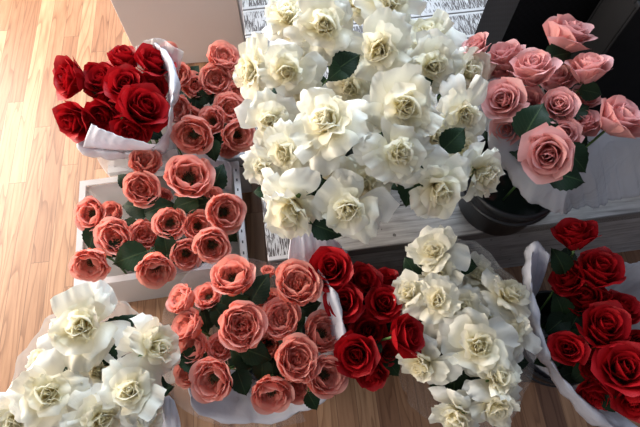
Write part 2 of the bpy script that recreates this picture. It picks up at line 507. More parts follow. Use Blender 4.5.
def reflexed(seed, open_=1.0):
    """white rose with its petals turned back by hand around a tight bud"""
    rng = random.Random(seed)
    o, i_ = Bloom(), Bloom()
    jit = lambda a: rng.uniform(-a, a)
    for i in range(11):
        q = i / 10
        al = [lerp(40, 82, q), lerp(48, 86, q) + jit(14), lerp(54, 96, q) * open_ + jit(24), lerp(64, 120, q) * open_ + jit(34), lerp(80, 150, q) + jit(50)]
        o.petal(i * GA + jit(.5), lerp(1.0, 1.30, q) * rng.uniform(.78, 1.14), lerp(0.95, 1.25, q) * rng.uniform(.8, 1.1), al, lerp(1.2, 0.4, q) + jit(.8), -1.2 + jit(1.6), r0=0.06, z0=lerp(0.18, 0, q),
                rnd=rng.uniform(.06, .30), pw=rng.choice([1.1, 1.6, 2.4]), ruf=rng.uniform(.05, .12), rfreq=rng.choice([1.5, 2.4, 3.6]), q=q, twist=jit(.35), lip=.09, rng=rng)
    for i in range(10):
        q = i / 9
        al = [lerp(20, 40, q), lerp(8, 26, q) + jit(8), lerp(10, 40, q) + jit(22), lerp(30, 96, q) + jit(46)]
        i_.petal(i * GA + 1 + jit(.5), lerp(0.80, 1.0, q) * rng.uniform(.82, 1.12), lerp(0.6, 0.95, q), al, 1 / lerp(.32, .6, q), lerp(0.6, -1.6, q) + jit(1.0), r0=0.04, z0=0.16, rnd=0.22, pw=1.5,
                 ruf=0.08, rfreq=3, q=q * .5, twist=jit(.25), lip=.08, rng=rng)
    for i in range(8):
        q = i / 7
        i_.petal(i * GA + 2 + jit(.3), lerp(0.70, 0.80, q), lerp(0.34, 0.84, q), [lerp(6, 34, q), lerp(2, 16, q), lerp(-6, 2, q) + jit(5), lerp(-30, 22, q) + jit(14)], 1 / lerp(.09, .36, q), 1 / lerp(.10, .60, q),
                 r0=lerp(0.0, 0.04, q), z0=0.24, rnd=0.18, pw=1.7, ruf=0.03, q=.2 * q, lip=.02, rng=rng)
    sc = unit(o, i_, 91)
    return o.mesh('white_outer_petals', sc, -0.42), i_.mesh('white_inner_petals', sc, -0.42), None


PROTO = {
    'r': [hybrid_tea(s, o, 'red') for s, o in ((1, .9), (2, 0.75), (3, 1.0), (4, 0.8), (5, .86), (6, .7))],
    'p': [hybrid_tea(s, o, 'pink') for s, o in ((11, 0.8), (12, 0.9), (13, 0.75), (14, 0.95))],
    'c': [rosette(s, True) for s in (21, 22, 23, 24)],
    'f': [rosette(s, False) for s in (31, 32, 33)],
    'w': [reflexed(s, o) for s, o in ((41, 1.0), (42, .85), (43, 1.08), (44, .75), (45, 1.0), (46, .9), (47, .8), (48, 1.0))],
}
KIND = {'r': ('red_rose', 'red_petal'), 'p': ('pink_rose', 'pink_petal'), 'c': ('coral_rose', 'coral_petal'), 'f': ('coral_rose', 'coral_petal'), 'w': ('white_rose', 'white_petal')}


def calyx_mesh():
    V, F = [], []
    lathe_geo([(0.001, -0.20), (0.035, -0.19), (0.12, -0.14), (0.17, -0.06), (0.16, 0.02), (0.10, 0.06)], 12, V, F)
    b = Bloom()
    for k in range(5):
        b.petal(k * 1.2566, 0.62, 0.26, [40, 62, 84, 118, 140], 1.0, 1.5, r0=0.12, z0=0.0, rnd=0.75, pw=1.0, nu=5, nv=7, wmin=.8, rng=random.Random(k))
    off = len(V)
    V = V + [tuple(p) for p in np.concatenate(b.V)]
    F = F + [tuple(i + off for i in f) for f in b.F]
    return mesh_from('calyx', V, F)


CALYX = calyx_mesh()


def leaf_mesh(seed):
    """one leaf along +x: stalk from 0 to .18, toothed blade to 1; +z is its face"""
    rng = random.Random(seed)
    nu, nv = 9, 15
    V, F, U = [], [], []
    for j in range(nv):
        t = j / (nv - 1)
        w = 0.34 * (math.sin(math.pi * t ** 0.72) ** 0.8 if 0 < t < 1 else 0.0)
        tooth = 1 + (0.07 if j % 2 else -0.03)
        for i in range(nu):
            s = 2 * i / (nu - 1) - 1
            x = 0.18 + 0.82 * t - 0.05 * abs(s)
            y = s * w * (tooth if abs(s) > .9 else 1)
            z = 0.20 * abs(y) + 0.06 * math.sin(t * 3.0) - 0.16 * t * t + 0.02 * math.sin(t * 9 + seed) * abs(s)
            V.append((x, y, z)); U.append(((s + 1) / 2, t))
    for j in range(nv - 1):
        for i in range(nu - 1):
            a = j * nu + i
            F.append((a, a + 1, a + nu + 1, a + nu))
    n0 = len(V)
    tube_geo([(0, 0, -.02), (0.1, 0, -.005), (0.2, 0, 0.0)], [0.016, .014, .012], 6, V, F)
    U += [(0.5, 0.0)] * (len(V) - n0)
    return mesh_from('leaf', V, F, U)


LEAVES = [leaf_mesh(s) for s in range(4)]


def basis(zax, spin):
    z = zax.normalized()
    x = z.cross(Vector((0.2, 0.9, 0.3))).normalized()
    y = z.cross(x)
    return Matrix((x, y, z)).transposed() @ Matrix.Rotation(spin, 3, 'Z')


ROSES = {}   # bunch -> list of (root, stem points in world)


def rose(bunch, typ, u, v, D, label, z, base, group, tilt=None, spin=None, centre=None, fill=2, leafz=0.0):
    rng = random.Random(int(u * 131 + v * 17))
    p = at(u, v, z)
    R = D * 0.5 * metres_per_px(p) * {'w': 0.93, 'r': 0.97, 'p': 0.97}.get(typ, 0.94)
    d = ray(u, v).normalized()
    if tilt is None:
        cx, cy = centre
        tx, ty = (u - cx) / 90.0, (cy - v) / 90.0
        tx, ty = max(-.8, min(.8, tx)), max(-.8, min(.8, ty))
        ax = Vector((0, 0, 1)) * .55 - d * .6 + RGT * tx * .55 + UPV * ty * .45
    else:
        ax = -d + RGT * tilt[0] + UPV * tilt[1]
    wob = .38 if typ == 'w' else .20
    ax = (ax + RGT * rng.uniform(-wob, wob) + UPV * rng.uniform(-wob, wob)).normalized()
    B = basis(ax, rng.uniform(0, 6.28) if spin is None else spin)
    name, mat = KIND[typ]
    root = thing(name, label, 'rose', base, 0, group)
    loc = p - Vector(base)
    S = Matrix.Diagonal((R * rng.uniform(.86, 1.1), R * rng.uniform(.9, 1.1), R * rng.uniform(.95, 1.15), 1))
    mw = Matrix.Translation(loc) @ B.to_4x4() @ S
    pr = rng.choice(PROTO[typ])
    link('outer_petals', pr[0], M[mat], root, mw)
    link('inner_petals', pr[1], M['white_heart' if typ == 'w' else mat], root, mw)
    if pr[2]:
        link('stamens', pr[2], M['stamen'], root, mw)
    hd = {'r': .60, 'p': .60, 'c': .46, 'f': .46, 'w': .46}[typ]
    link('calyx', CALYX, M['green'], root, Matrix.Translation(loc - ax * (hd * R)) @ B.to_4x4() @ Matrix.Diagonal((R * .8, R * .8, R * .8, 1)))
    # stem: from the bucket floor up into the calyx
    end = loc - ax * ((hd + .10) * R)
    ctl = end - ax * 0.07 - Vector((0, 0, 0.05))
    c0 = Vector((ctl.x * .35, ctl.y * .35, max(0.06, ctl.z * .55)))
    pts = []
    for k in range(9):
        t = k / 8
        pts.append((1 - t) ** 3 * Vector((0, 0, 0)) + 3 * (1 - t) ** 2 * t * c0 + 3 * (1 - t) * t * t * ctl + t ** 3 * end)
    V, F = tube_geo(pts, 0.0028, 7)
    link('stem', mesh_from('stem', V, F), M['green'], root)
    for k in range(fill):
        q = pts[6 - (k % 3)].lerp(pts[7 - (k % 3)], rng.random())
        a = rng.uniform(0, 6.28)
        dirv = Vector((math.cos(a), math.sin(a), rng.uniform(-.1, .45))).normalized()
        add_leaf(root, q, dirv, rng.uniform(.05, .075), Vector((0, 0, 1)), rng)
    ROSES.setdefault(bunch, []).append((root, [Vector(base) + q for q in pts]))
    return root


def add_leaf(root, q, dirv, L, up, rng):
    x = dirv.normalized()
    z = (up - x * up.dot(x)).normalized()
    y = z.cross(x)
    Bm = Matrix((x, y, z)).transposed().to_4x4()
    return link('leaf', rng.choice(LEAVES), M['leaf'], root, Matrix.Translation(q) @ Bm @ Matrix.Diagonal((L, L, L, 1)))


def leaves(bunch, items):
    """leaves the photo shows: (u, v, length px, angle of the tip in the picture in degrees, height)"""
    for (u, v, D, ang, z) in items:
        rng = random.Random(int(u * 7 + v * 3))
        c = at(u, v, z)
        L = D * metres_per_px(c) * 1.12
        d = ray(u, v).normalized()
        a = math.radians(ang)
        dirv = (RGT * math.cos(a) + UPV * math.sin(a) - d * .12).normalized()
        q = c - dirv * (L * .58)
        # nearest stem of the bunch carries it
        root, pts = min(ROSES[bunch], key=lambda rp: min((s - q).length for s in rp[1]))
        s = min(root_pts(pts), key=lambda s_: (s_ - q).length + abs(s_.z - (q.z - .04)) * .5)
        up = (-d * .8 + Vector((0, 0, .5)) + Vector((rng.uniform(-.2, .2), rng.uniform(-.2, .2), 0)))
        o = add_leaf(root, q - root.location, dirv, L, up, rng)
        gap = (s - q).length
        if gap > 0.008:
            mid = s.lerp(q, .6) + Vector((0, 0, -0.01))
            V, F = tube_geo([s - root.location, mid - root.location, q - root.location + dirv * .01], [0.0018, .0015, .0013], 6)
            link('leaf_stalk', mesh_from('leaf_stalk', V, F), M['green'], root)


def root_pts(pts):
    out = []
    for a, b in zip(pts, pts[1:]):
        out += [a.lerp(b, k / 4) for k in range(4)]
    return out


# ------------------------------------------------------------------ sheets
def cr(P, t):
    """Catmull-Rom through P at t in 0..len-1"""
    n = len(P) - 1
    i = min(int(t), n - 1); f = t - i
    p0, p1, p2, p3 = P[max(i - 1, 0)], P[i], P[i + 1], P[min(i + 2, n)]
    return 0.5 * ((2 * p1) + (p2 - p0) * f + (2 * p0 - 5 * p1 + 4 * p2 - p3) * f * f + (3 * p1 - p0 - 3 * p2 + p3) * f ** 3)


def grid_sheet(name, rows, mat, label, cat, group=None, ruf=0.006, ncol=60, nrow=14, thick=0.0006, seed=1, freq=9):
    """rows of points, bottom row first; a smooth sheet with folds that grow towards the top edge"""
    rng = random.Random(seed)
    ph = [rng.uniform(0, 6.28) for _ in range(4)]
    cols = []
    for r in rows:
        cols.append([cr(r, (len(r) - 1) * i / (ncol - 1)) for i in range(ncol)])
    V, F = [], []
    for j in range(nrow):
        t = j / (nrow - 1) * (len(rows) - 1)
        for i in range(ncol):
            p = cr([c[i] for c in cols], t)
            V.append(p)
    W = []
    for j in range(nrow):
        g = (j / (nrow - 1)) ** 1.3
        for i in range(ncol):
            p = V[j * ncol + i]
            a = V[j * ncol + min(i + 1, ncol - 1)] - V[j * ncol + max(i - 1, 0)]
            b = V[min(j + 1, nrow - 1) * ncol + i] - V[max(j - 1, 0) * ncol + i]
            n = a.cross(b)
            n = n.normalized() if n.length > 1e-9 else Vector((0, 0, 1))
            x = i / (ncol - 1)
            w = math.sin(x * freq * 2.1 + ph[0]) + .7 * math.sin(x * freq * 5.3 + ph[1] + j * .12) + .4 * math.sin(x * freq * 11 + ph[2] - j * .2)
            W.append(p + n * (w * ruf * g))
    for j in range(nrow - 1):
        for i in range(ncol - 1):
            a = j * ncol + i
            F.append((a, a + 1, a + ncol + 1, a + ncol))
    base = sum((Vector(w) for w in W[:ncol]), Vector()) / ncol
    me = mesh_from(name, [w - base for w in W], F)
    o = link(name, me, mat)
    o.location = base
    if thick:
        s = o.modifiers.new('thickness', 'SOLIDIFY'); s.thickness = thick; s.offset = 0
    tag(o, label, cat, group)
    return o


def sleeve(name, centre, r, edge, mat, label, cat, bulge=0.35, lip=None, **kw):
    """a wrap that stands in a bucket round CENTRE (world) and opens to EDGE, a list of (u, v, z)"""
    E = [at(*e) for e in edge]
    c = Vector(centre)
    bot, mid = [], []
    for e in E:
        d = Vector((e.x - c.x, e.y - c.y, 0))
        d = d.normalized()
        b = c + d * r
        bot.append(b)
        m = b.lerp(e, .5)
        m = m + Vector((0, 0, -1)) * 0 + d * (-bulge * 0.06)
        mid.append(m)
    rows = [bot, mid, E]
    if lip:
        out_ = []
        for e in E:
            d = Vector((e.x - c.x, e.y - c.y, 0)).normalized()
            out_.append(e + d * lip[0] - Vector((0, 0, lip[1])))
        rows.append(out_)
    return grid_sheet(name, rows, mat, label, cat, **kw)


# ------------------------------------------------------------------ setting
ROT = math.radians(8.0)
V, F = [], []
box_geo(-3.2, 3.2, -1.6, 4.2, -0.04, 0, V, F)
fl = link('floor', mesh_from('floor', V, F, smooth=False), floor_mat())
tag(fl, 'oak strip wood floor', None, None, 'structure')


V, F = [], []
box_geo(-3.2, 3.2, 4.2, 4.3, 0, 2.7, V, F)
tag(link('wall_back', mesh_from('wall_back', V, F, smooth=False), simple('wall_paint', (.7, .69, .67), .7, noise=.02, scale=2)), None, None, None, 'structure')
V, F = [], []
box_geo(-3.3, -3.2, -1.6, 4.3, 0, 2.7, V, F)
tag(link('wall_left', mesh_from('wall_left', V, F, smooth=False), bpy.data.materials['wall_paint']), None, None, None, 'structure')
V, F = [], []
box_geo(-3.2, 3.2, 4.185, 4.2, 0, .12, V, F)
tag(link('baseboard_back', mesh_from('baseboard_back', V, F, smooth=False), bpy.data.materials['wall_paint']), None, None, None, 'structure')
V, F = [], []
box_geo(-3.2, -3.185, -1.6, 4.185, 0, .12, V, F)
tag(link('baseboard_left', mesh_from('baseboard_left', V, F, smooth=False), bpy.data.materials['wall_paint']), None, None, None, 'structure')


def local_box(corner, rz):
    return Matrix.Translation(corner) @ Matrix.Rotation(rz, 4, 'Z')


# white display plinth behind the red roses
pc = at(142, 68, 0)
pl = thing('display_plinth', 'smooth pale grey display plinth standing behind the red and coral roses', 'plinth', pc, math.radians(6.5))
V, F = [], []
box_geo(0, 0.405, 0.0, 0.42, 0.0, 0.72, V, F)
bevel(link('body', mesh_from('plinth_body', V, F, smooth=False), M['plinth'], pl), .004)
V, F = [], []
box_geo(-0.008, 0.413, -0.008, 0.428, 0.72, 0.745, V, F)
bevel(link('top', mesh_from('plinth_top', V, F, smooth=False), M['plinth'], pl), .004)

# whitewashed bench
BH = 0.35
bc = at(268, 262, BH); bc.z = 0
bn = thing('wooden_bench', 'low whitewashed wooden bench of worn boards under the white rose bucket', 'bench', bc, ROT)
bm_ = bench_mat()
BL, BD = 1.9, 1.05
nb = 10
V, F = [], []
for k in range(nb):
    box_geo(0, BL, k * .105 + (.0008 if k else 0), (k + 1) * .105 - .0008, BH - .04, BH, V, F)
bevel(link('top', mesh_from('bench_top', V, F, smooth=False), bm_, bn), .003)
for nm, b4 in (('front_panel', (0.0, BL, 0.004, 0.03)), ('back_panel', (0.0, BL, BD - .03, BD - .004))):
    V, F = [], []
    box_geo(*b4, 0, BH - .04, V, F)
    link(nm, mesh_from(nm, V, F, smooth=False), bm_, bn)
for x in (0.004, BL - .034):
    V, F = [], []
    box_geo(x, x + .03, .03, BD - .03, 0, BH - .04, V, F)
    link('end_panel', mesh_from('end_panel', V, F, smooth=False), bm_, bn)

# black fittings behind the pink roses, standing on the bench
p = at(471, 44, BH) + Vector((math.sin(ROT), -math.cos(ROT), 0)) * .14
o = thing('storage_crate', 'dark black woven storage crate at the back of the bench', 'crate', p, ROT)
V, F = [], []
cw, cd, ch, th = 0.62, 0.14, 0.46, 0.014
for b in ((0, cw, 0, cd, 0, th), (0, cw, 0, th, th, ch), (0, cw, cd - th, cd, th, ch), (0, th, th, cd - th, th, ch), (cw - th, cw, th, cd - th, th, ch)):
    box_geo(*b, V, F)
link('body', mesh_from('crate_body', V, F, smooth=False), M['weave'], o)
V, F = [], []
for b in ((-.006, cw + .006, -.006, th + .004, ch, ch + .02), (-.006, cw + .006, cd - th - .004, cd + .006, ch, ch + .02), (-.006, th + .004, th + .004, cd - th - .004, ch, ch + .02), (cw - th - .004, cw + .006, th + .004, cd - th - .004, ch, ch + .02)):
    box_geo(*b, V, F)
bevel(link('rim', mesh_from('crate_rim', V, F, smooth=False), M['matte_black'], o), .003)
p = at(556, 122, BH)
o = thing('plastic_bin', 'smooth black plastic bin behind the right hand pink roses', 'bin', p, ROT)
cw, cd, ch, th = 0.5, 0.11, 0.40, 0.008
V, F = [], []
for b in ((0, cw, 0, cd, 0, th), (0, cw, 0, th, th, ch), (0, cw, cd - th, cd, th, ch), (0, th, th, cd - th, th, ch), (cw - th, cw, th, cd - th, th, ch)):
    box_geo(*b, V, F)
bevel(link('body', mesh_from('bin_body', V, F, smooth=False), M['matte_black'], o), .003)
V, F = [], []
for b in ((-.01, cw + .01, -.01, th, ch, ch + .012), (-.01, cw + .01, cd - th, cd + .01, ch, ch + .012), (-.01, th, th, cd - th, ch, ch + .012), (cw - th, cw + .01, th, cd - th, ch, ch + .012)):
    box_geo(*b, V, F)
bevel(link('rim', mesh_from('bin_rim', V, F, smooth=False), M['matte_black'], o), .003)


# ------------------------------------------------------------------ containers
TH = 0.27


def tub(corner, rz, label, W=0.444, Dp=0.312):
    """frosted tub, CORNER = front-left corner of the rim on the floor plan"""
    o = thing('plastic_tub', label, 'tub', (corner.x, corner.y, 0), rz, 'white plastic tubs of coral roses')
    tp, th = 0.028, 0.004
    V, F = [], []
    def ring(ins, z):
        b = len(V)
        V.extend([(ins, ins, z), (W - ins, ins, z), (W - ins, Dp - ins, z), (ins, Dp - ins, z)])
        return b
    def wall(a, b):
        for k in range(4):
            F.append((a + k, a + (k + 1) % 4, b + (k + 1) % 4, b + k))
    r0 = ring(tp, 0.0); r1 = ring(0.012, TH - .012); r2 = ring(0.012 + th, TH - .012); r3 = ring(tp + th, th)
    F.append((r0 + 3, r0 + 2, r0 + 1, r0)); wall(r0, r1); wall(r1, r2); wall(r2, r3); F.append((r3, r3 + 1, r3 + 2, r3 + 3))
    b = link('body', mesh_from('tub_body', V, F, smooth=False), M['tub'], o)
    bevel(b, .008, 3)
    V, F = [], []
    w = 0.017
    # rim: four flat flanges and their turned-down lips, with a row of moulding slots
    for q in ((0, W, 0, w), (0, W, Dp - w, Dp), (0, w, w, Dp - w), (W - w, W, w, Dp - w)):
        box_geo(*q, TH - .004, TH, V, F)
    for q in ((0, W, 0, .003), (0, W, Dp - .003, Dp), (0, .003, .003, Dp - .003), (W - .003, W, .003, Dp - .003)):
        box_geo(*q, TH - .018, TH - .004, V, F)
    nrim = len(F)
    for k in range(9):
        y = .03 + k * (Dp - .06) / 8
        box_geo(W - .011, W - .007, y - .004, y + .004, TH, TH + .0006, V, F)
    rim = mesh_from('tub_rim', V, F, smooth=False)
    ro = link('rim', rim, [M['tub'], M['slot']], o)
    for pl_ in rim.polygons[nrim:]:
        pl_.material_index = 1
    return o


fc = at(73.5, 288, TH)
tub(fc, ROT + math.radians(0.6), 'white plastic tub of coral roses in front, beside the bare wood floor')
rc = at(251, 156, TH)
rvec = Vector((math.cos(ROT), math.sin(ROT), 0))
rear_corner = rc - rvec * .405
tub(rear_corner, ROT, 'white plastic tub at the back holding red roses and coral roses', W=0.405, Dp=0.30)


def bucket(u, v, z, label, r0=0.085, r1=0.115, h=0.25, hz=None):
    """black pail, (u, v) = centre of its foot at height z"""
    p = at(u, v, z)
    o = thing('flower_bucket', label, 'bucket', p, 0, 'black flower buckets')
    V, F = lathe_geo([(0.001, .004), (r0 - .006, .004), (r0 - .002, 0), (r0, .004), (r1, h - .02), (r1 + .004, h - .018), (r1 + .004, h - .008), (r1, h), (r1 - .004, h), (r1 - .006, h - .01), (r0 - .004, .010), (0.001, .010)], 48)
    link('body', mesh_from('bucket_body', V, F), M['black_plastic'], o)
    V, F = lathe_geo([(r1 + .001, h - .05), (r1 + .004, h - .048), (r1 + .004, h - .043), (r1 - .001, h - .041)], 48)
    link('band', mesh_from('bucket_band', V, F), M['black_plastic'], o)
    V, F = lathe_geo([(0.001, h * .45), ((r0 + r1) / 2 - .008, h * .45)], 32)
    link('water', mesh_from('bucket_water', V, F), M['water'], o)
    return p


m, nt, out = new_mat('water')
pw_ = N(nt, 'ShaderNodeBsdfPrincipled', i_Roughness=0.03); pw_.inputs['Base Color'].default_value = (0.02, 0.03, 0.025, 1)
nt.links.new(pw_.outputs[0], out.inputs[0])
M['water'] = m

bD = bucket(275, 352, 0, 'black bucket hidden under the coral roses in clear film', .075, .10, .22)
bE = bucket(352, 168, BH, 'black bucket under the large white rose bunch on the bench', .085, .11, .22)
bF = bucket(495, 202, BH, 'black bucket of pink roses near the bench edge', .096, .110, .15)
bG = bucket(352, 344, 0, 'black bucket under the middle red roses', .065, .09, .22)
bH = bucket(425, 348, 0, 'black bucket under the white roses on the floor', .065, .09, .22)
bI = bucket(522, 352, 0, 'black bucket of red roses wrapped in white paper', .085, .115, .24)
bJ = bucket(138, 402, 0, 'black bucket under the white roses in frosted film', .075, .095, .22)


def bunch(key, typ, zc, base_of, centre, group, rows, jit=0.03):
    for row in rows:
        u, v, D, dz, tilt, label = row[:6]
        t = row[6] if len(row) > 6 else typ
        rg = random.Random(int(u * 5 + v))
        z = zc + dz
        b = base_of(at(u, v, z))
        rose(key, t, u, v, D, label, z, b, group, tilt, None, centre)


def in_bucket(p, r=.05, h=.012):
    def f(q):
        d = Vector((q.x - p.x, q.y - p.y, 0))
        d = d * (.35) if d.length * .35 < r else d.normalized() * r
        return (p.x + d.x, p.y + d.y, p.z + h)
    return f


def in_tub(corner, x0, x1, y0=.06, y1=.25):
    c, s = math.cos(ROT), math.sin(ROT)
    def f(q):
        dx, dy = q.x - corner.x, q.y - corner.y
        lx = max(x0, min(x1, dx * c + dy * s)); ly = max(y0, min(y1, -dx * s + dy * c))
        return (corner.x + lx * c - ly * s, corner.y + lx * s + ly * c, .006)
    return f


# ------------------------------------------------------------------ the roses
# each row: u, v, diameter in px, height above the bunch, tilt in the picture or None, label[, bloom type]
bunch('A', 'r', .43, in_tub(rear_corner, .06, .17, .05, .22), (118, 100), 'red roses in the back tub', [
    (72, 79, 37, .00, (-1.1, .05), 'red rose leaning out over the wood floor with its green neck showing'),
    (78, 120, 38, -.01, (-0.9, -0.3), 'red rose at the front left of the back tub bunch with a drooping petal'),
    (124, 61, 30, -.01, (0.1, 1.5), 'flat red rose at the back edge against the grey plinth'),
    (154, 65, 36, .02, (0.4, 0.7), 'red rose in the corner of the paper wrap beside a coral bud'),
    (127, 87, 36, .02, (0.0, 0.5), 'red rose facing up in the middle of the paper wrapped bunch'),
    (151, 89, 27, -.01, (.2, .1), 'smaller red rose against the right paper edge, under the corner rose'),
    (143, 110, 46, .02, (0.3, 0.3), 'largest red rose in the paper wrap, low on the right'),
    (105, 83, 36, -.03, (-0.6, 0.6), 'dark red rose behind the overhanging one, mostly shaded'),
    (104, 114, 32, -.02, (-0.4, -0.5), 'red rose just above the folded paper flap on its left'),
    (95, 73, 18, -.02, (-.4, .4), 'small red rose between the overhanging rose and the shaded one'),
    (132, 127, 34, -.02, (0.0, -0.9), 'red rose tucked behind the paper flap below the largest one'),
    (115, 102, 26, -.05, (-.1, .0), 'deep red rose sunk in the centre of the paper wrap'),
])
bunch('B', 'c', .33, in_tub(rear_corner, .22, .35, .05, .24), (210, 105), 'coral roses in the back tub', [
    (168, 53, 19, .06, (-.1, .6), 'coral bud rising behind the red roses against the plinth', 'f'),
    (179, 76, 27, .03, (-.3, .3), 'coral rose next to the paper edge of the red bunch', 'f'),
    (223, 60, 30, .04, (.15, .9), 'pale coral rose at the back, nearest the white roses and the plinth', 'f'),
    (216, 81, 29, .02, (.1, .2), 'round coral rose in the back row, below the palest one', 'f'),
    (194, 87, 26, -.02, (0, .3), 'shaded coral rose in the middle of the back row', 'f'),
    (181, 109, 24, .0, (-.4, .1), 'coral rose half hidden behind the red bunch paper', 'f'),
    (190, 118, 24, -.03, (-.1, 0), 'low coral rose above the widest open one in the back tub', 'f'),
    (230, 110, 28, .0, (.2, .1), 'coral rose on the right of the back tub beside the white roses', 'f'),
    (213, 121, 28, .0, (0, 0), 'coral rose with a dark eye in the centre of the back tub'),
    (194, 135, 37, .03, (-.15, -.25), 'widest open coral rose at the front left rim of the back tub'),
    (237, 135, 33, .02, (.3, -.15), 'coral rose with dark heart at the front right corner of the back tub'),
    (236, 94, 20, .0, (.5, .3), 'small coral rose squeezed against the large white rose', 'f'),
    (229, 148, 20, -.03, (.1, -.5), 'coral rose tucked low under the front right corner rose', 'f'),
])
bunch('C', 'c', .315, in_tub(Vector((fc.x, fc.y, 0)), .08, .36, .06, .24), (158, 220), 'coral roses in the front tub', [
    (145, 163, 32, .03, (-.1, .7), 'pale coral rose facing up over the back rim of the front tub', 'f'),
    (189, 178, 45, .05, (.0, .35), 'largest coral rose at the back of the front tub with dark eye'),
    (142, 189, 35, .03, (-.1, .15), 'coral rose at the upper left of the front tub, below the pale one', 'f'),
    (93, 214, 33, .01, (-.45, .05), 'coral rose on the left rim of the front tub, upper of two'),
    (117, 237, 36, .0, (-.2, .0), 'cupped pinkish coral rose low on the left of the front tub', 'f'),
    (145, 235, 27, -.02, (.0, .1), 'shaded coral rose to the right of the cupped pinkish one', 'f'),
    (170, 223, 32, .01, (-.05, .05), 'coral rose with a green heart at the middle of the front tub'),
    (224, 212, 36, .04, (.35, .1), 'coral rose overlapping the slotted right rim of the front tub'),
    (198, 226, 30, -.01, (.2, .1), 'coral rose with dark heart between the middle and the right rim'),
    (212, 245, 34, .03, (.2, -.2), 'coral rose at the front right corner of the front tub'),
    (186, 254, 28, -.03, (.1, -.2), 'shaded coral rose low inside the front wall of the front tub'),
    (155, 267, 38, .03, (.0, -.65), 'coral rose drooping over the front rim of the front tub'),
    (92, 262, 35, .02, (-.3, -.45), 'coral rose at the front left corner of the front tub'),
    (213, 195, 17, .0, (.3, .3), 'small coral bud above the rose on the slotted rim', 'f'),
    (113, 213, 20, -.03, (-.3, .3), 'small coral rose half behind the left rim rose', 'f'),
    (164, 197, 18, -.01, (.0, .2), 'small coral rose between leaves below the largest front tub rose', 'f'),
])
bunch('D', 'f', .40, in_bucket(bD), (262, 335), 'coral roses in the clear film wrap', [
    (233, 279, 44, .05, (-.1, .5), 'tall open coral rose at the back of the film wrap, by the tub corner', 'c'),
    (297, 286, 46, .04, (.15, .35), 'broad flat coral rose at the upper right of the film wrap'),
    (183, 300, 30, .02, (-1.2, .2), 'coral rose in side view at the far left, below the front tub wall'),
    (209, 297, 26, -.02, (-.4, .4), 'small coral rose between the side view one and the tall one', 'c'),
    (241, 326, 47, .05, (-.05, .25), 'big oval coral rose in the centre left of the film wrap'),
    (281, 320, 38, .02, (.05, .25), 'oval coral rose in the middle, left of the leaf'),
    (189, 327, 34, .01, (-1.0, .4), 'coral rose turned away to the left above the green leaf'),
    (195, 349, 30, -.01, (-.8, .1), 'ruffled coral rose on the left edge beside the white roses'),
    (221, 348, 26, -.03, (-.1, .1), 'small coral rose below the big oval one'),
    (321, 334, 40, .0, (.5, .25), 'coral rose with dark centre on the right edge near the red roses', 'c'),
    (268, 344, 30, -.05, (.0, .1), 'deeply shaded coral rose in the middle of the film wrap', 'c'),
    (296, 360, 43, .04, (.15, -.1), 'egg shaped coral rose with pale rim at lower right', 'f'),
    (324, 375, 41, .02, (.4, -.25), 'coral rose with a black heart at the lower right corner of the wrap', 'c'),
    (214, 378, 42, .02, (-.25, -.25), 'open coral rose with green heart at the lower left of the wrap', 'c'),
    (271, 391, 38, .0, (.0, -.6), 'lowest coral rose resting over the white tissue with dark centre', 'c'),
    (295, 386, 30, -.03, (.2, -.5), 'coral rose behind and between the two lower right ones'),
    (189, 373, 24, -.03, (-.7, -.3), 'small coral rose behind the open lower left one'),
    (271, 303, 25, -.02, (.0, .6), 'small pink coral rose below the leaf, between the two top roses'),
    (268, 272, 14, .0, (.0, .9), 'tiny coral bud at the top between the tall and the broad rose'),
])
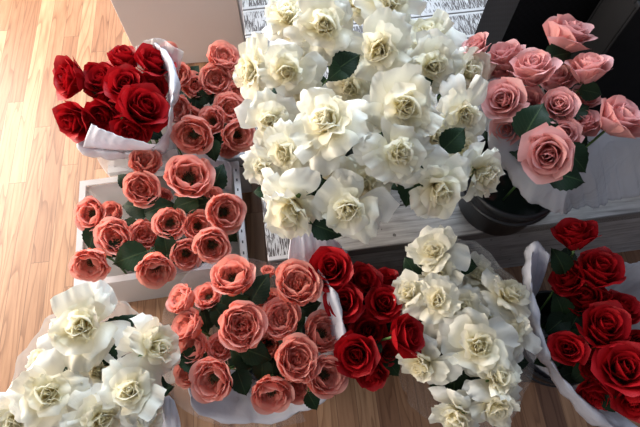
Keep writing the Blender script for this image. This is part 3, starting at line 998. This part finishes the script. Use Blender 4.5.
bunch('E', 'w', .70, in_bucket(bE, .06), (365, 115), 'white roses in the bench bucket', [
    (324, 27, 64, .00, (-.05, .35), 'large white rose at the top centre, folded wide open, above dark leaves'),
    (253, 72, 54, -.03, (-.55, .2), 'white rose at the far left edge, by the back tub'),
    (289, 72, 56, .00, (-.3, .15), 'white rose right of the leftmost one with a bright upright petal'),
    (328, 124, 74, .04, (-.05, .05), 'biggest white rose at the middle of the bunch with square lower petals'),
    (403, 108, 72, .04, (.1, .05), 'white rose with a round yellow bud and four broad petals'),
    (379, 50, 58, .00, (.1, .3), 'cupped white rose right of the top centre one, over dark leaves'),
    (288, 17, 50, -.04, (-.35, .5), 'cream rose at the upper left against the worn bench top'),
    (388, 4, 56, -.02, (.1, .7), 'white rose cut off by the top edge of the picture'),
    (353, 5, 36, -.05, (.0, .7), 'pale rose behind the top centre one at the picture edge'),
    (270, 121, 46, -.02, (-.5, .0), 'creamy rose on the left side, below the leftmost pair'),
    (286, 153, 48, -.02, (-.35, -.1), 'cream rose left of the biggest one and lower'),
    (292, 208, 68, -.03, (-.35, -.45), 'white rose hanging at the lower left over the bench corner'),
    (349, 209, 58, -.02, (.0, -.45), 'white rose with a spiral bud low in the middle, beside the hanging one'),
    (364, 184, 46, -.05, (.1, -.3), 'white rose behind the spiral one with a smooth round petal'),
    (397, 153, 60, .03, (.1, -.2), 'white rose with upright folded petals below the yellow budded one'),
    (438, 188, 62, -.03, (.35, -.45), 'white rose hanging at the lower right over the bench boards'),
    (482, 174, 44, -.05, (.7, -.3), 'white rose at the far lower right, in front of the black bucket'),
    (464, 113, 50, -.03, (.5, .05), 'white rose on the right edge beside the grey film sleeve'),
    (427, 38, 50, -.05, (.3, .5), 'white rose at the upper right against the bench boards'),
    (432, 66, 52, -.02, (.3, .3), 'white rose below the upper right one with ruffled rim'),
    (468, 73, 50, -.05, (.6, .3), 'white rose at the right edge below the lone pink bud'),
    (411, 66, 40, -.06, (.2, .3), 'shaded white rose between the cupped one and the ruffled one'),
    (335, 170, 44, -.08, (-.05, -.2), 'dull cream rose sunk below the biggest one'),
    (459, 146, 40, -.06, (.5, -.1), 'white rose by the leaf on the right side above the hanging ones'),
    (352, 88, 48, -.09, (.0, .1), 'shaded white rose deep in the middle behind the biggest one'),
    (262, 167, 34, -.05, (-.6, -.2), 'small cream rose above the bench corner on the left edge'),
    (432, 137, 44, -.06, (.3, .0), 'shaded white rose between the yellow budded one and the right leaf'),
    (305, 97, 40, -.06, (-.2, .0), 'shaded white rose behind the left pair and the biggest one'),
    (300, 40, 44, -.06, (-.3, .3), 'cream rose half behind the top centre one, over the left pair'),
])
bunch('F', 'p', .67, in_bucket(bF, .06), (550, 100), 'pink roses in the black bench bucket', [
    (477, 47, 25, .0, (-0.6, 1.3), 'lone pale pink bud at the far left, above the white roses'),
    (505, 58, 33, -.02, (-0.3, 1.4), 'dusky pink rose right of the lone bud in the back row'),
    (532, 70, 40, .02, (0.1, 1.2), 'upright pink rose in the middle of the back row'),
    (567, 37, 46, .03, (0.8, 1.3), 'highest pink rose, seen from the side against the black crate'),
    (588, 70, 42, .03, (0.5, 1.2), 'pink rose right of the middle one with lilac petal tip'),
    (556, 80, 34, -.03, (0, 1.0), 'shaded pink rose between the two upright ones'),
    (504, 100, 38, .0, (-.25, .1), 'pink rose with a deep swirled heart at the left of the bucket', 'p'),
    (527, 104, 33, -.03, (-0.1, 0.6), 'shaded pink rose right of the swirled heart one'),
    (559, 106, 34, .01, (0.1, 0.5), 'pale edged pink rose right of the large pointed leaf'),
    (618, 120, 44, .02, (1.0, 0.5), 'pink rose at the far right with long outer petals'),
    (583, 124, 33, -.02, (0.4, 0.8), 'dusky pink rose left of the far right one'),
    (548, 154, 47, .04, (-.05, -.1), 'largest pink rose at the front with a spiral heart'),
    (563, 134, 30, -.01, (.1, .0), 'pink rose just above the largest front one'),
    (507, 130, 28, -.05, (-.4, -.1), 'pink rose half covered by the film on the left'),
    (583, 100, 32, -.04, (0.3, 0.9), 'shaded pink rose under the lilac tipped one'),
    (500, 76, 26, -.05, (-0.5, 0.9), 'shaded pink rose above the swirled heart one beside the white roses'),
])
bunch('G', 'r', .40, in_bucket(bG), (358, 318), 'red roses in the middle bunch', [
    (331, 270, 40, .03, (-.25, .3), 'red rose with a spiral heart at the top left by the tissue'),
    (362, 283, 36, .0, (0.2, 0.6), 'red rose right of the top left one against the bench front'),
    (344, 303, 38, .02, (-.15, .05), 'red rose in the second row on the left'),
    (383, 304, 36, .01, (0.4, 0.3), 'red rose in the second row on the right, by the white roses'),
    (356, 354, 42, .03, (-.1, -.2), 'red rose with a clear spiral at the front of the middle bunch'),
    (404, 336, 38, .07, (1.1, 0.1), 'red rose turned right, touching the white roses'),
    (369, 331, 36, -.02, (.05, .0), 'dark red rose in the middle just above the front one'),
    (371, 371, 34, -.02, (0.2, -0.9), 'lowest red rose, dark, under the front spiral'),
    (385, 281, 26, -.04, (0.3, 1.3), 'pointed red rose at the back right of the middle bunch'),
    (386, 352, 22, -.04, (.4, -.2), 'small dark red rose under the one turned right'),
    (338, 326, 28, -.05, (-.4, -.1), 'shaded red rose behind the tissue edge on the left'),
])
bunch('H', 'w', .43, in_bucket(bH), (462, 330), 'white roses on the floor in clear film', [
    (434, 253, 46, .0, (-.1, .6), 'white rose at the very top of the floor bunch, against the bench'),
    (410, 294, 42, .0, (-.6, .15), 'creamy rose at the left edge beside the red roses'),
    (438, 274, 42, -.01, (-.1, .4), 'white rose just under the topmost one'),
    (437, 302, 45, .03, (-.2, .1), 'broad white rose in the upper middle of the floor bunch'),
    (463, 308, 40, .01, (.1, .1), 'white rose right of the broad one with a hanging petal'),
    (478, 276, 38, -.05, (.15, .4), 'dull cream rose standing behind, under the bench edge'),
    (508, 296, 50, .01, (.5, .3), 'white rose at the upper right of the floor bunch by the paper wrap'),
    (446, 325, 34, -.03, (-.1, -.1), 'small white rose below the broad one'),
    (478, 346, 56, .04, (.1, .0), 'largest white rose at the centre right with smooth round petals'),
    (424, 365, 46, .01, (-.45, -.3), 'white rose alone on the lower left below the turned red rose'),
    (496, 377, 46, .03, (.3, -.15), 'white rose below the largest one on the right side'),
    (494, 405, 48, .01, (.3, -.35), 'white rose at the lower right of the floor bunch'),
    (456, 416, 46, .0, (-.15, -.45), 'white rose at the bottom, cut by the picture edge'),
    (485, 317, 40, -.01, (.2, .1), 'white rose between the upper right one and the largest one'),
    (510, 335, 44, .0, (.5, .05), 'white rose on the right edge beside the black bucket'),
])
bunch('I', 'r', .42, in_bucket(bI), (600, 335), 'red roses in the white paper wrap', [
    (575, 237, 37, .06, (-.05, 1.8), 'tallest red rose in side view on its own green stem'),
    (598, 273, 46, .03, (0.2, 0.7), 'red rose at the top of the wrap below the tallest one'),
    (570, 280, 32, -.01, (-0.8, 0.9), 'red rose with a pointed petal on the upper left'),
    (588, 300, 40, -.03, (-0.3, 0.7), 'dark red rose behind, between the top one and the large middle one'),
    (620, 310, 36, -.01, (0.7, 0.5), 'dark red rose on the right side, below the grey paper'),
    (603, 329, 46, .02, (0.3, 0.4), 'large red rose in the middle with an open spiral'),
    (568, 349, 32, .0, (-.25, -.05), 'small round red rose against the left paper edge'),
    (623, 370, 50, .04, (0.3, 0.3), 'largest red rose at the lower right of the paper wrap'),
    (594, 366, 34, -.03, (-.1, -.1), 'shaded red rose between the small round one and the largest'),
    (596, 391, 32, -.03, (-0.1, -1.0), 'red rose low on the paper rim above the small leaf'),
    (634, 398, 36, .0, (.2, -.5), 'red rose at the lower right picture edge'),
    (635, 343, 28, -.02, (.5, .1), 'red rose at the right picture edge between two larger ones'),
])
bunch('J', 'w', .45, in_bucket(bJ), (90, 375), 'white roses in frosted film', [
    (83, 327, 72, .04, (-.1, .35), 'large round white rose at the top of the frosted film'),
    (154, 348, 58, .03, (.35, .15), 'white rose at the right beside the coral roses'),
    (49, 394, 66, .04, (-.35, -.1), 'large white rose at the left of the frosted film'),
    (97, 372, 46, -.04, (.0, .1), 'dull cream rose sunk in the middle of the frosted film'),
    (131, 391, 56, .03, (.15, -.1), 'white rose right of the middle with a pale yellow heart'),
    (100, 418, 54, .01, (.0, -.4), 'white rose at the bottom centre, cut by the picture edge'),
    (14, 420, 46, -.01, (-.4, -.3), 'white rose in the lower left corner of the picture'),
    (42, 358, 30, -.03, (-.4, .2), 'small cream rose in the film on the left, above the large one'),
    (143, 418, 44, -.01, (.25, -.4), 'white rose at the bottom right next to the tissue tuft'),
])

# leaves the photo shows: u, v, length px, tip direction in degrees, height
leaves('B', [(193, 73, 22, 60, .33), (195, 106, 26, 80, .30), (213, 151, 24, -80, .34), (206, 97, 20, 20, .31), (170, 90, 18, 120, .30)])
leaves('C', [(136, 207, 34, 170, .32), (160, 208, 34, 20, .33), (184, 204, 30, 200, .34), (218, 176, 30, 70, .33), (92, 239, 26, 250, .31), (128, 258, 40, 200, .32), (165, 241, 28, 100, .32),
               (230, 235, 22, -40, .31), (124, 180, 20, 140, .31), (202, 205, 30, 20, .32), (115, 250, 24, 230, .31)])
leaves('D', [(260, 287, 36, 60, .41), (237, 303, 30, 30, .40), (292, 334, 34, 50, .42), (241, 356, 32, 140, .41), (258, 354, 34, -20, .41), (190, 360, 36, 175, .40), (242, 384, 30, -70, .40),
               (313, 402, 22, -60, .39), (219, 312, 30, 130, .39), (262, 372, 26, -90, .39), (310, 306, 26, 20, .40), (205, 318, 24, 100, .38)])
leaves('E', [(348, 62, 34, 35, .70), (338, 72, 30, 215, .69), (314, 186, 30, -60, .69), (455, 138, 34, 45, .69), (409, 192, 34, -100, .66), (328, 230, 34, -20, .66), (262, 192, 20, 175, .65), (392, 62, 26, 60, .66),
               (317, 190, 28, 200, .66), (424, 84, 24, 30, .68)])
leaves('F', [(534, 119, 46, 60, .70), (560, 55, 32, 15, .69), (576, 160, 38, -45, .67), (568, 177, 44, -10, .66), (592, 92, 26, -10, .68), (548, 125, 24, 100, .67), (580, 110, 26, 30, .67)])
leaves('G', [(378, 323, 26, 40, .37), (350, 330, 24, 200, .36), (393, 368, 24, -50, .36), (395, 318, 24, 20, .36), (371, 306, 24, 90, .36)])
leaves('H', [(412, 269, 30, 120, .42), (466, 265, 28, -5, .41), (451, 342, 34, 100, .40), (454, 386, 36, -90, .40), (445, 371, 34, 70, .40), (520, 362, 22, 0, .40), (468, 372, 30, 200, .39), (455, 358, 30, -60, .39)])
leaves('I', [(559, 260, 30, 115, .44), (611, 405, 22, -60, .40), (560, 305, 30, 110, .38), (556, 325, 30, 220, .37), (575, 320, 28, 60, .38), (580, 375, 26, 220, .38), (622, 398, 24, 240, .39), (566, 375, 24, 200, .37), (580, 337, 26, 30, .38)])
leaves('J', [(122, 327, 38, 45, .43), (108, 352, 30, 70, .44), (68, 358, 34, 200, .43), (86, 405, 34, -70, .43), (155, 382, 30, -20, .43), (118, 375, 30, 40, .42), (75, 366, 26, 150, .42), (70, 418, 30, 200, .42)])
leaves('A', [(96, 92, 20, 200, .40), (112, 118, 20, 30, .38), (90, 84, 18, 240, .40)])

# ------------------------------------------------------------------ paper, tissue and film
T, FI = M['tissue'], M['film']
cA = rear_corner + rvec * .10 + Vector((-.02, .14, -.0)); cA.z = .10
sleeve('paper_wrap', cA, .06, [(89, 124, .39), (80, 144, .36), (100, 150, .345), (130, 152, .345), (152, 148, .36), (164, 136, .39), (169, 112, .465), (173, 84, .49), (169, 60, .49), (154, 44, .47)],
       T, 'white paper wrapped round the red roses in the back tub', 'paper wrap', ruf=.005, seed=3, lip=(.004, .035))
# the folded front flap of that wrap
grid_sheet('paper_flap', [[at(83, 147, .40), at(115, 150, .40), at(150, 150, .41)], [at(86, 136, .44), at(115, 143, .44), at(152, 148, .43)], [at(91, 124, .47), at(120, 136, .46), at(157, 145, .44)]],
           T, 'white paper flap folded over the front red roses', 'paper', ruf=.002, seed=5, ncol=24, nrow=8)
grid_sheet('tissue_sheet', [[at(176, 186, .24), at(200, 190, .24), at(232, 192, .24)], [at(178, 166, .285), at(204, 162, .295), at(232, 168, .285)], [at(182, 160, .30), at(196, 152, .32), at(228, 162, .30)]],
           T, 'white tissue sheet at the back rim of the front tub', 'tissue paper', ruf=.003, seed=6, ncol=24, nrow=8)
sleeve('tissue_wrap', bD + Vector((0, 0, .10)), .09, [(190, 388, .31), (200, 410, .25), (235, 419, .235), (274, 421, .235), (306, 406, .27), (332, 388, .34), (344, 364, .41), (341, 325, .44), (332, 294, .45), (318, 270, .44)],
       T, 'white tissue round the front coral roses inside the clear film', 'tissue paper', ruf=.005, seed=8, lip=(.004, .03))
sleeve('cellophane_sleeve', bD + Vector((0, 0, .10)), .10, [(318, 272, .42), (285, 262, .42), (240, 258, .42), (205, 266, .40), (176, 284, .38), (162, 320, .34), (160, 360, .30), (172, 398, .25), (205, 422, .20), (255, 431, .18), (305, 420, .20)],
       FI, 'clear film sleeve round the front coral roses', 'film sleeve', ruf=.006, seed=9)
sleeve('tissue_wrap', bG + Vector((0, 0, .10)), .08, [(346, 378, .28), (338, 368, .33), (330, 345, .36), (318, 300, .38), (306, 272, .39), (296, 246, .41), (312, 234, .41), (332, 240, .40), (348, 252, .38)],
       T, 'lilac white tissue behind the middle red roses, against the bench', 'tissue paper', ruf=.007, seed=10)
sleeve('cellophane_sleeve', bH + Vector((0, 0, .10)), .075, [(405, 352, .36), (397, 384, .32), (412, 404, .28), (440, 424, .24), (480, 436, .22), (512, 420, .26), (528, 385, .30), (532, 340, .36), (520, 285, .42), (490, 252, .44), (462, 240, .46), (436, 236, .45)],
       FI, 'clear film sleeve round the white roses on the floor', 'film sleeve', ruf=.008, seed=11)
sleeve('paper_wrap', bI + Vector((0, 0, .12)), .095, [(550, 256, .46), (537, 246, .47), (532, 272, .46), (536, 305, .44), (546, 345, .42), (564, 378, .40), (592, 408, .38), (624, 432, .36), (664, 446, .36)],
       T, 'white paper wrap with a tall left wing round the right red roses', 'paper wrap', ruf=.005, seed=12, lip=(.008, .045))
sleeve('paper_wrap', bI + Vector((0, 0, .12)), .092, [(690, 380, .36), (690, 330, .38), (680, 290, .40), (655, 268, .41), (628, 262, .42), (612, 266, .41)],
       M['grey_film'], 'grey paper sheet standing behind the right red roses', 'paper wrap', ruf=.004, seed=13)
sleeve('cellophane_sleeve', bJ + Vector((0, 0, .10)), .09, [(186, 378, .34), (178, 340, .38), (150, 316, .40), (118, 304, .41), (84, 300, .41), (50, 314, .40), (26, 350, .38), (8, 392, .34), (-12, 430, .30), (0, 470, .24)],
       M['frosted_film'], 'frosted film sleeve round the white roses at the lower left', 'film sleeve', ruf=.009, seed=14)
grid_sheet('tissue_sheet', [[at(158, 440, .30), at(170, 442, .30), at(182, 440, .30)], [at(158, 415, .36), at(168, 416, .375), at(180, 420, .355)], [at(158, 400, .39), at(168, 396, .40), at(175, 402, .385)]],
           T, 'white tissue tuft beside the white roses at the lower left', 'tissue paper', ruf=.005, seed=15, ncol=20, nrow=10)
G_ = M['grey_film']
grid_sheet('tissue_sheet', [[at(288, 280, .35), at(316, 284, .35), at(346, 272, .35)], [at(288, 258, .405), at(316, 258, .41), at(344, 254, .40)], [at(291, 236, .44), at(312, 230, .45), at(336, 238, .43)]],
           T, 'lilac white tissue sheet between the bench corner and the middle red roses', 'tissue paper', ruf=.005, seed=21, ncol=24, nrow=10)
grid_sheet('film_sheet', [[at(138, 74, .40), at(155, 76, .40), at(176, 82, .40)], [at(136, 56, .44), at(156, 54, .45), at(180, 66, .44)], [at(136, 46, .47), at(158, 38, .48), at(183, 52, .47)]],
           M['frosted_film'], 'clear film corner sticking up behind the back red roses', 'film', ruf=.006, seed=23, ncol=24, nrow=10)
grid_sheet('frosted_sheet', [[at(112, 180, .20), at(150, 181, .20), at(182, 180, .21)], [at(100, 164, .27), at(145, 168, .28), at(180, 164, .285)], [at(93, 146, .33), at(130, 150, .335), at(176, 150, .33)]],
           M['frosted_film'], 'frosted film hanging below the paper of the back red roses', 'film', ruf=.004, seed=22, ncol=24, nrow=10)
grid_sheet('film_sleeve', [[at(512, 78, .63), at(512, 100, .63), at(524, 130, .625), at(546, 162, .61), at(572, 180, .59)],
                           [at(492, 78, .64), at(493, 104, .635), at(506, 140, .62), at(532, 176, .60), at(566, 198, .56)],
                           [at(482, 86, .61), at(484, 114, .605), at(497, 152, .595), at(524, 188, .57), at(564, 212, .52)],
                           [at(481, 92, .58), at(483, 124, .575), at(497, 160, .565), at(522, 194, .545), at(562, 217, .50)]],
           G_, 'cloudy film sleeve folded down over the bucket left of the pink roses', 'film sleeve', ruf=.004, seed=16)
grid_sheet('film_sheet', [[at(545, 160, .60), at(575, 140, .60), at(605, 120, .58), at(650, 108, .56)],
                          [at(549, 184, .57), at(584, 170, .565), at(614, 150, .53), at(660, 138, .48)],
                          [at(553, 200, .52), at(590, 191, .49), at(618, 176, .43), at(662, 160, .40)],
                          [at(558, 212, .44), at(592, 207, .39), at(622, 199, .37), at(668, 187, .362)]],
           G_, 'cloudy film sheet spread over the bench right of the pink roses', 'film', ruf=.005, seed=17)

# ------------------------------------------------------------------ light
w = bpy.data.worlds.new('world'); scene.world = w
w.use_nodes = True
nt = w.node_tree
bg = nt.nodes['Background']
tc = N(nt, 'ShaderNodeTexCoord')
sp = N(nt, 'ShaderNodeSeparateXYZ'); nt.links.new(tc.outputs['Generated'], sp.inputs[0])
rw = ramp(nt, [(0.35, (0.06, 0.055, 0.055)), (0.55, (0.30, 0.32, 0.37)), (1.0, (0.40, 0.44, 0.55))])
nt.links.new(mathn(nt, 'ADD', mathn(nt, 'MULTIPLY', sp.outputs['Z'], .5), .5), rw.inputs[0])
nt.links.new(rw.outputs[0], bg.inputs[0])
bg.inputs[1].default_value = 0.42


def area(name, loc, target, sx, sy, power, col):
    l = bpy.data.lights.new(name, 'AREA'); l.shape = 'RECTANGLE'; l.size = sx; l.size_y = sy; l.energy = power; l.color = col
    o = bpy.data.objects.new(name, l); COL.objects.link(o)
    o.location = loc
    o.rotation_euler = (Vector(target) - Vector(loc)).to_track_quat('-Z', 'Y').to_euler()
    return o


area('window_light_left', (-2.4, 1.45, 1.15), (-.3, .6, .25), 1.7, 1.1, 100, (1.0, .88, .76))
area('window_light_front', (-1.7, -1.0, 1.7), (-.2, .6, .4), 1.2, 1.2, 17, (1.0, .95, .88))
area('window_light_back', (-.1, 2.8, 2.2), (.1, .4, .4), 2.4, 1.5, 100, (.72, .85, 1.0))
vs = scene.view_settings
vs.view_transform = 'Standard'
try: vs.look = 'None'
except Exception: pass
vs.exposure = 0.44
vs.gamma = 1
vs.use_curve_mapping = False
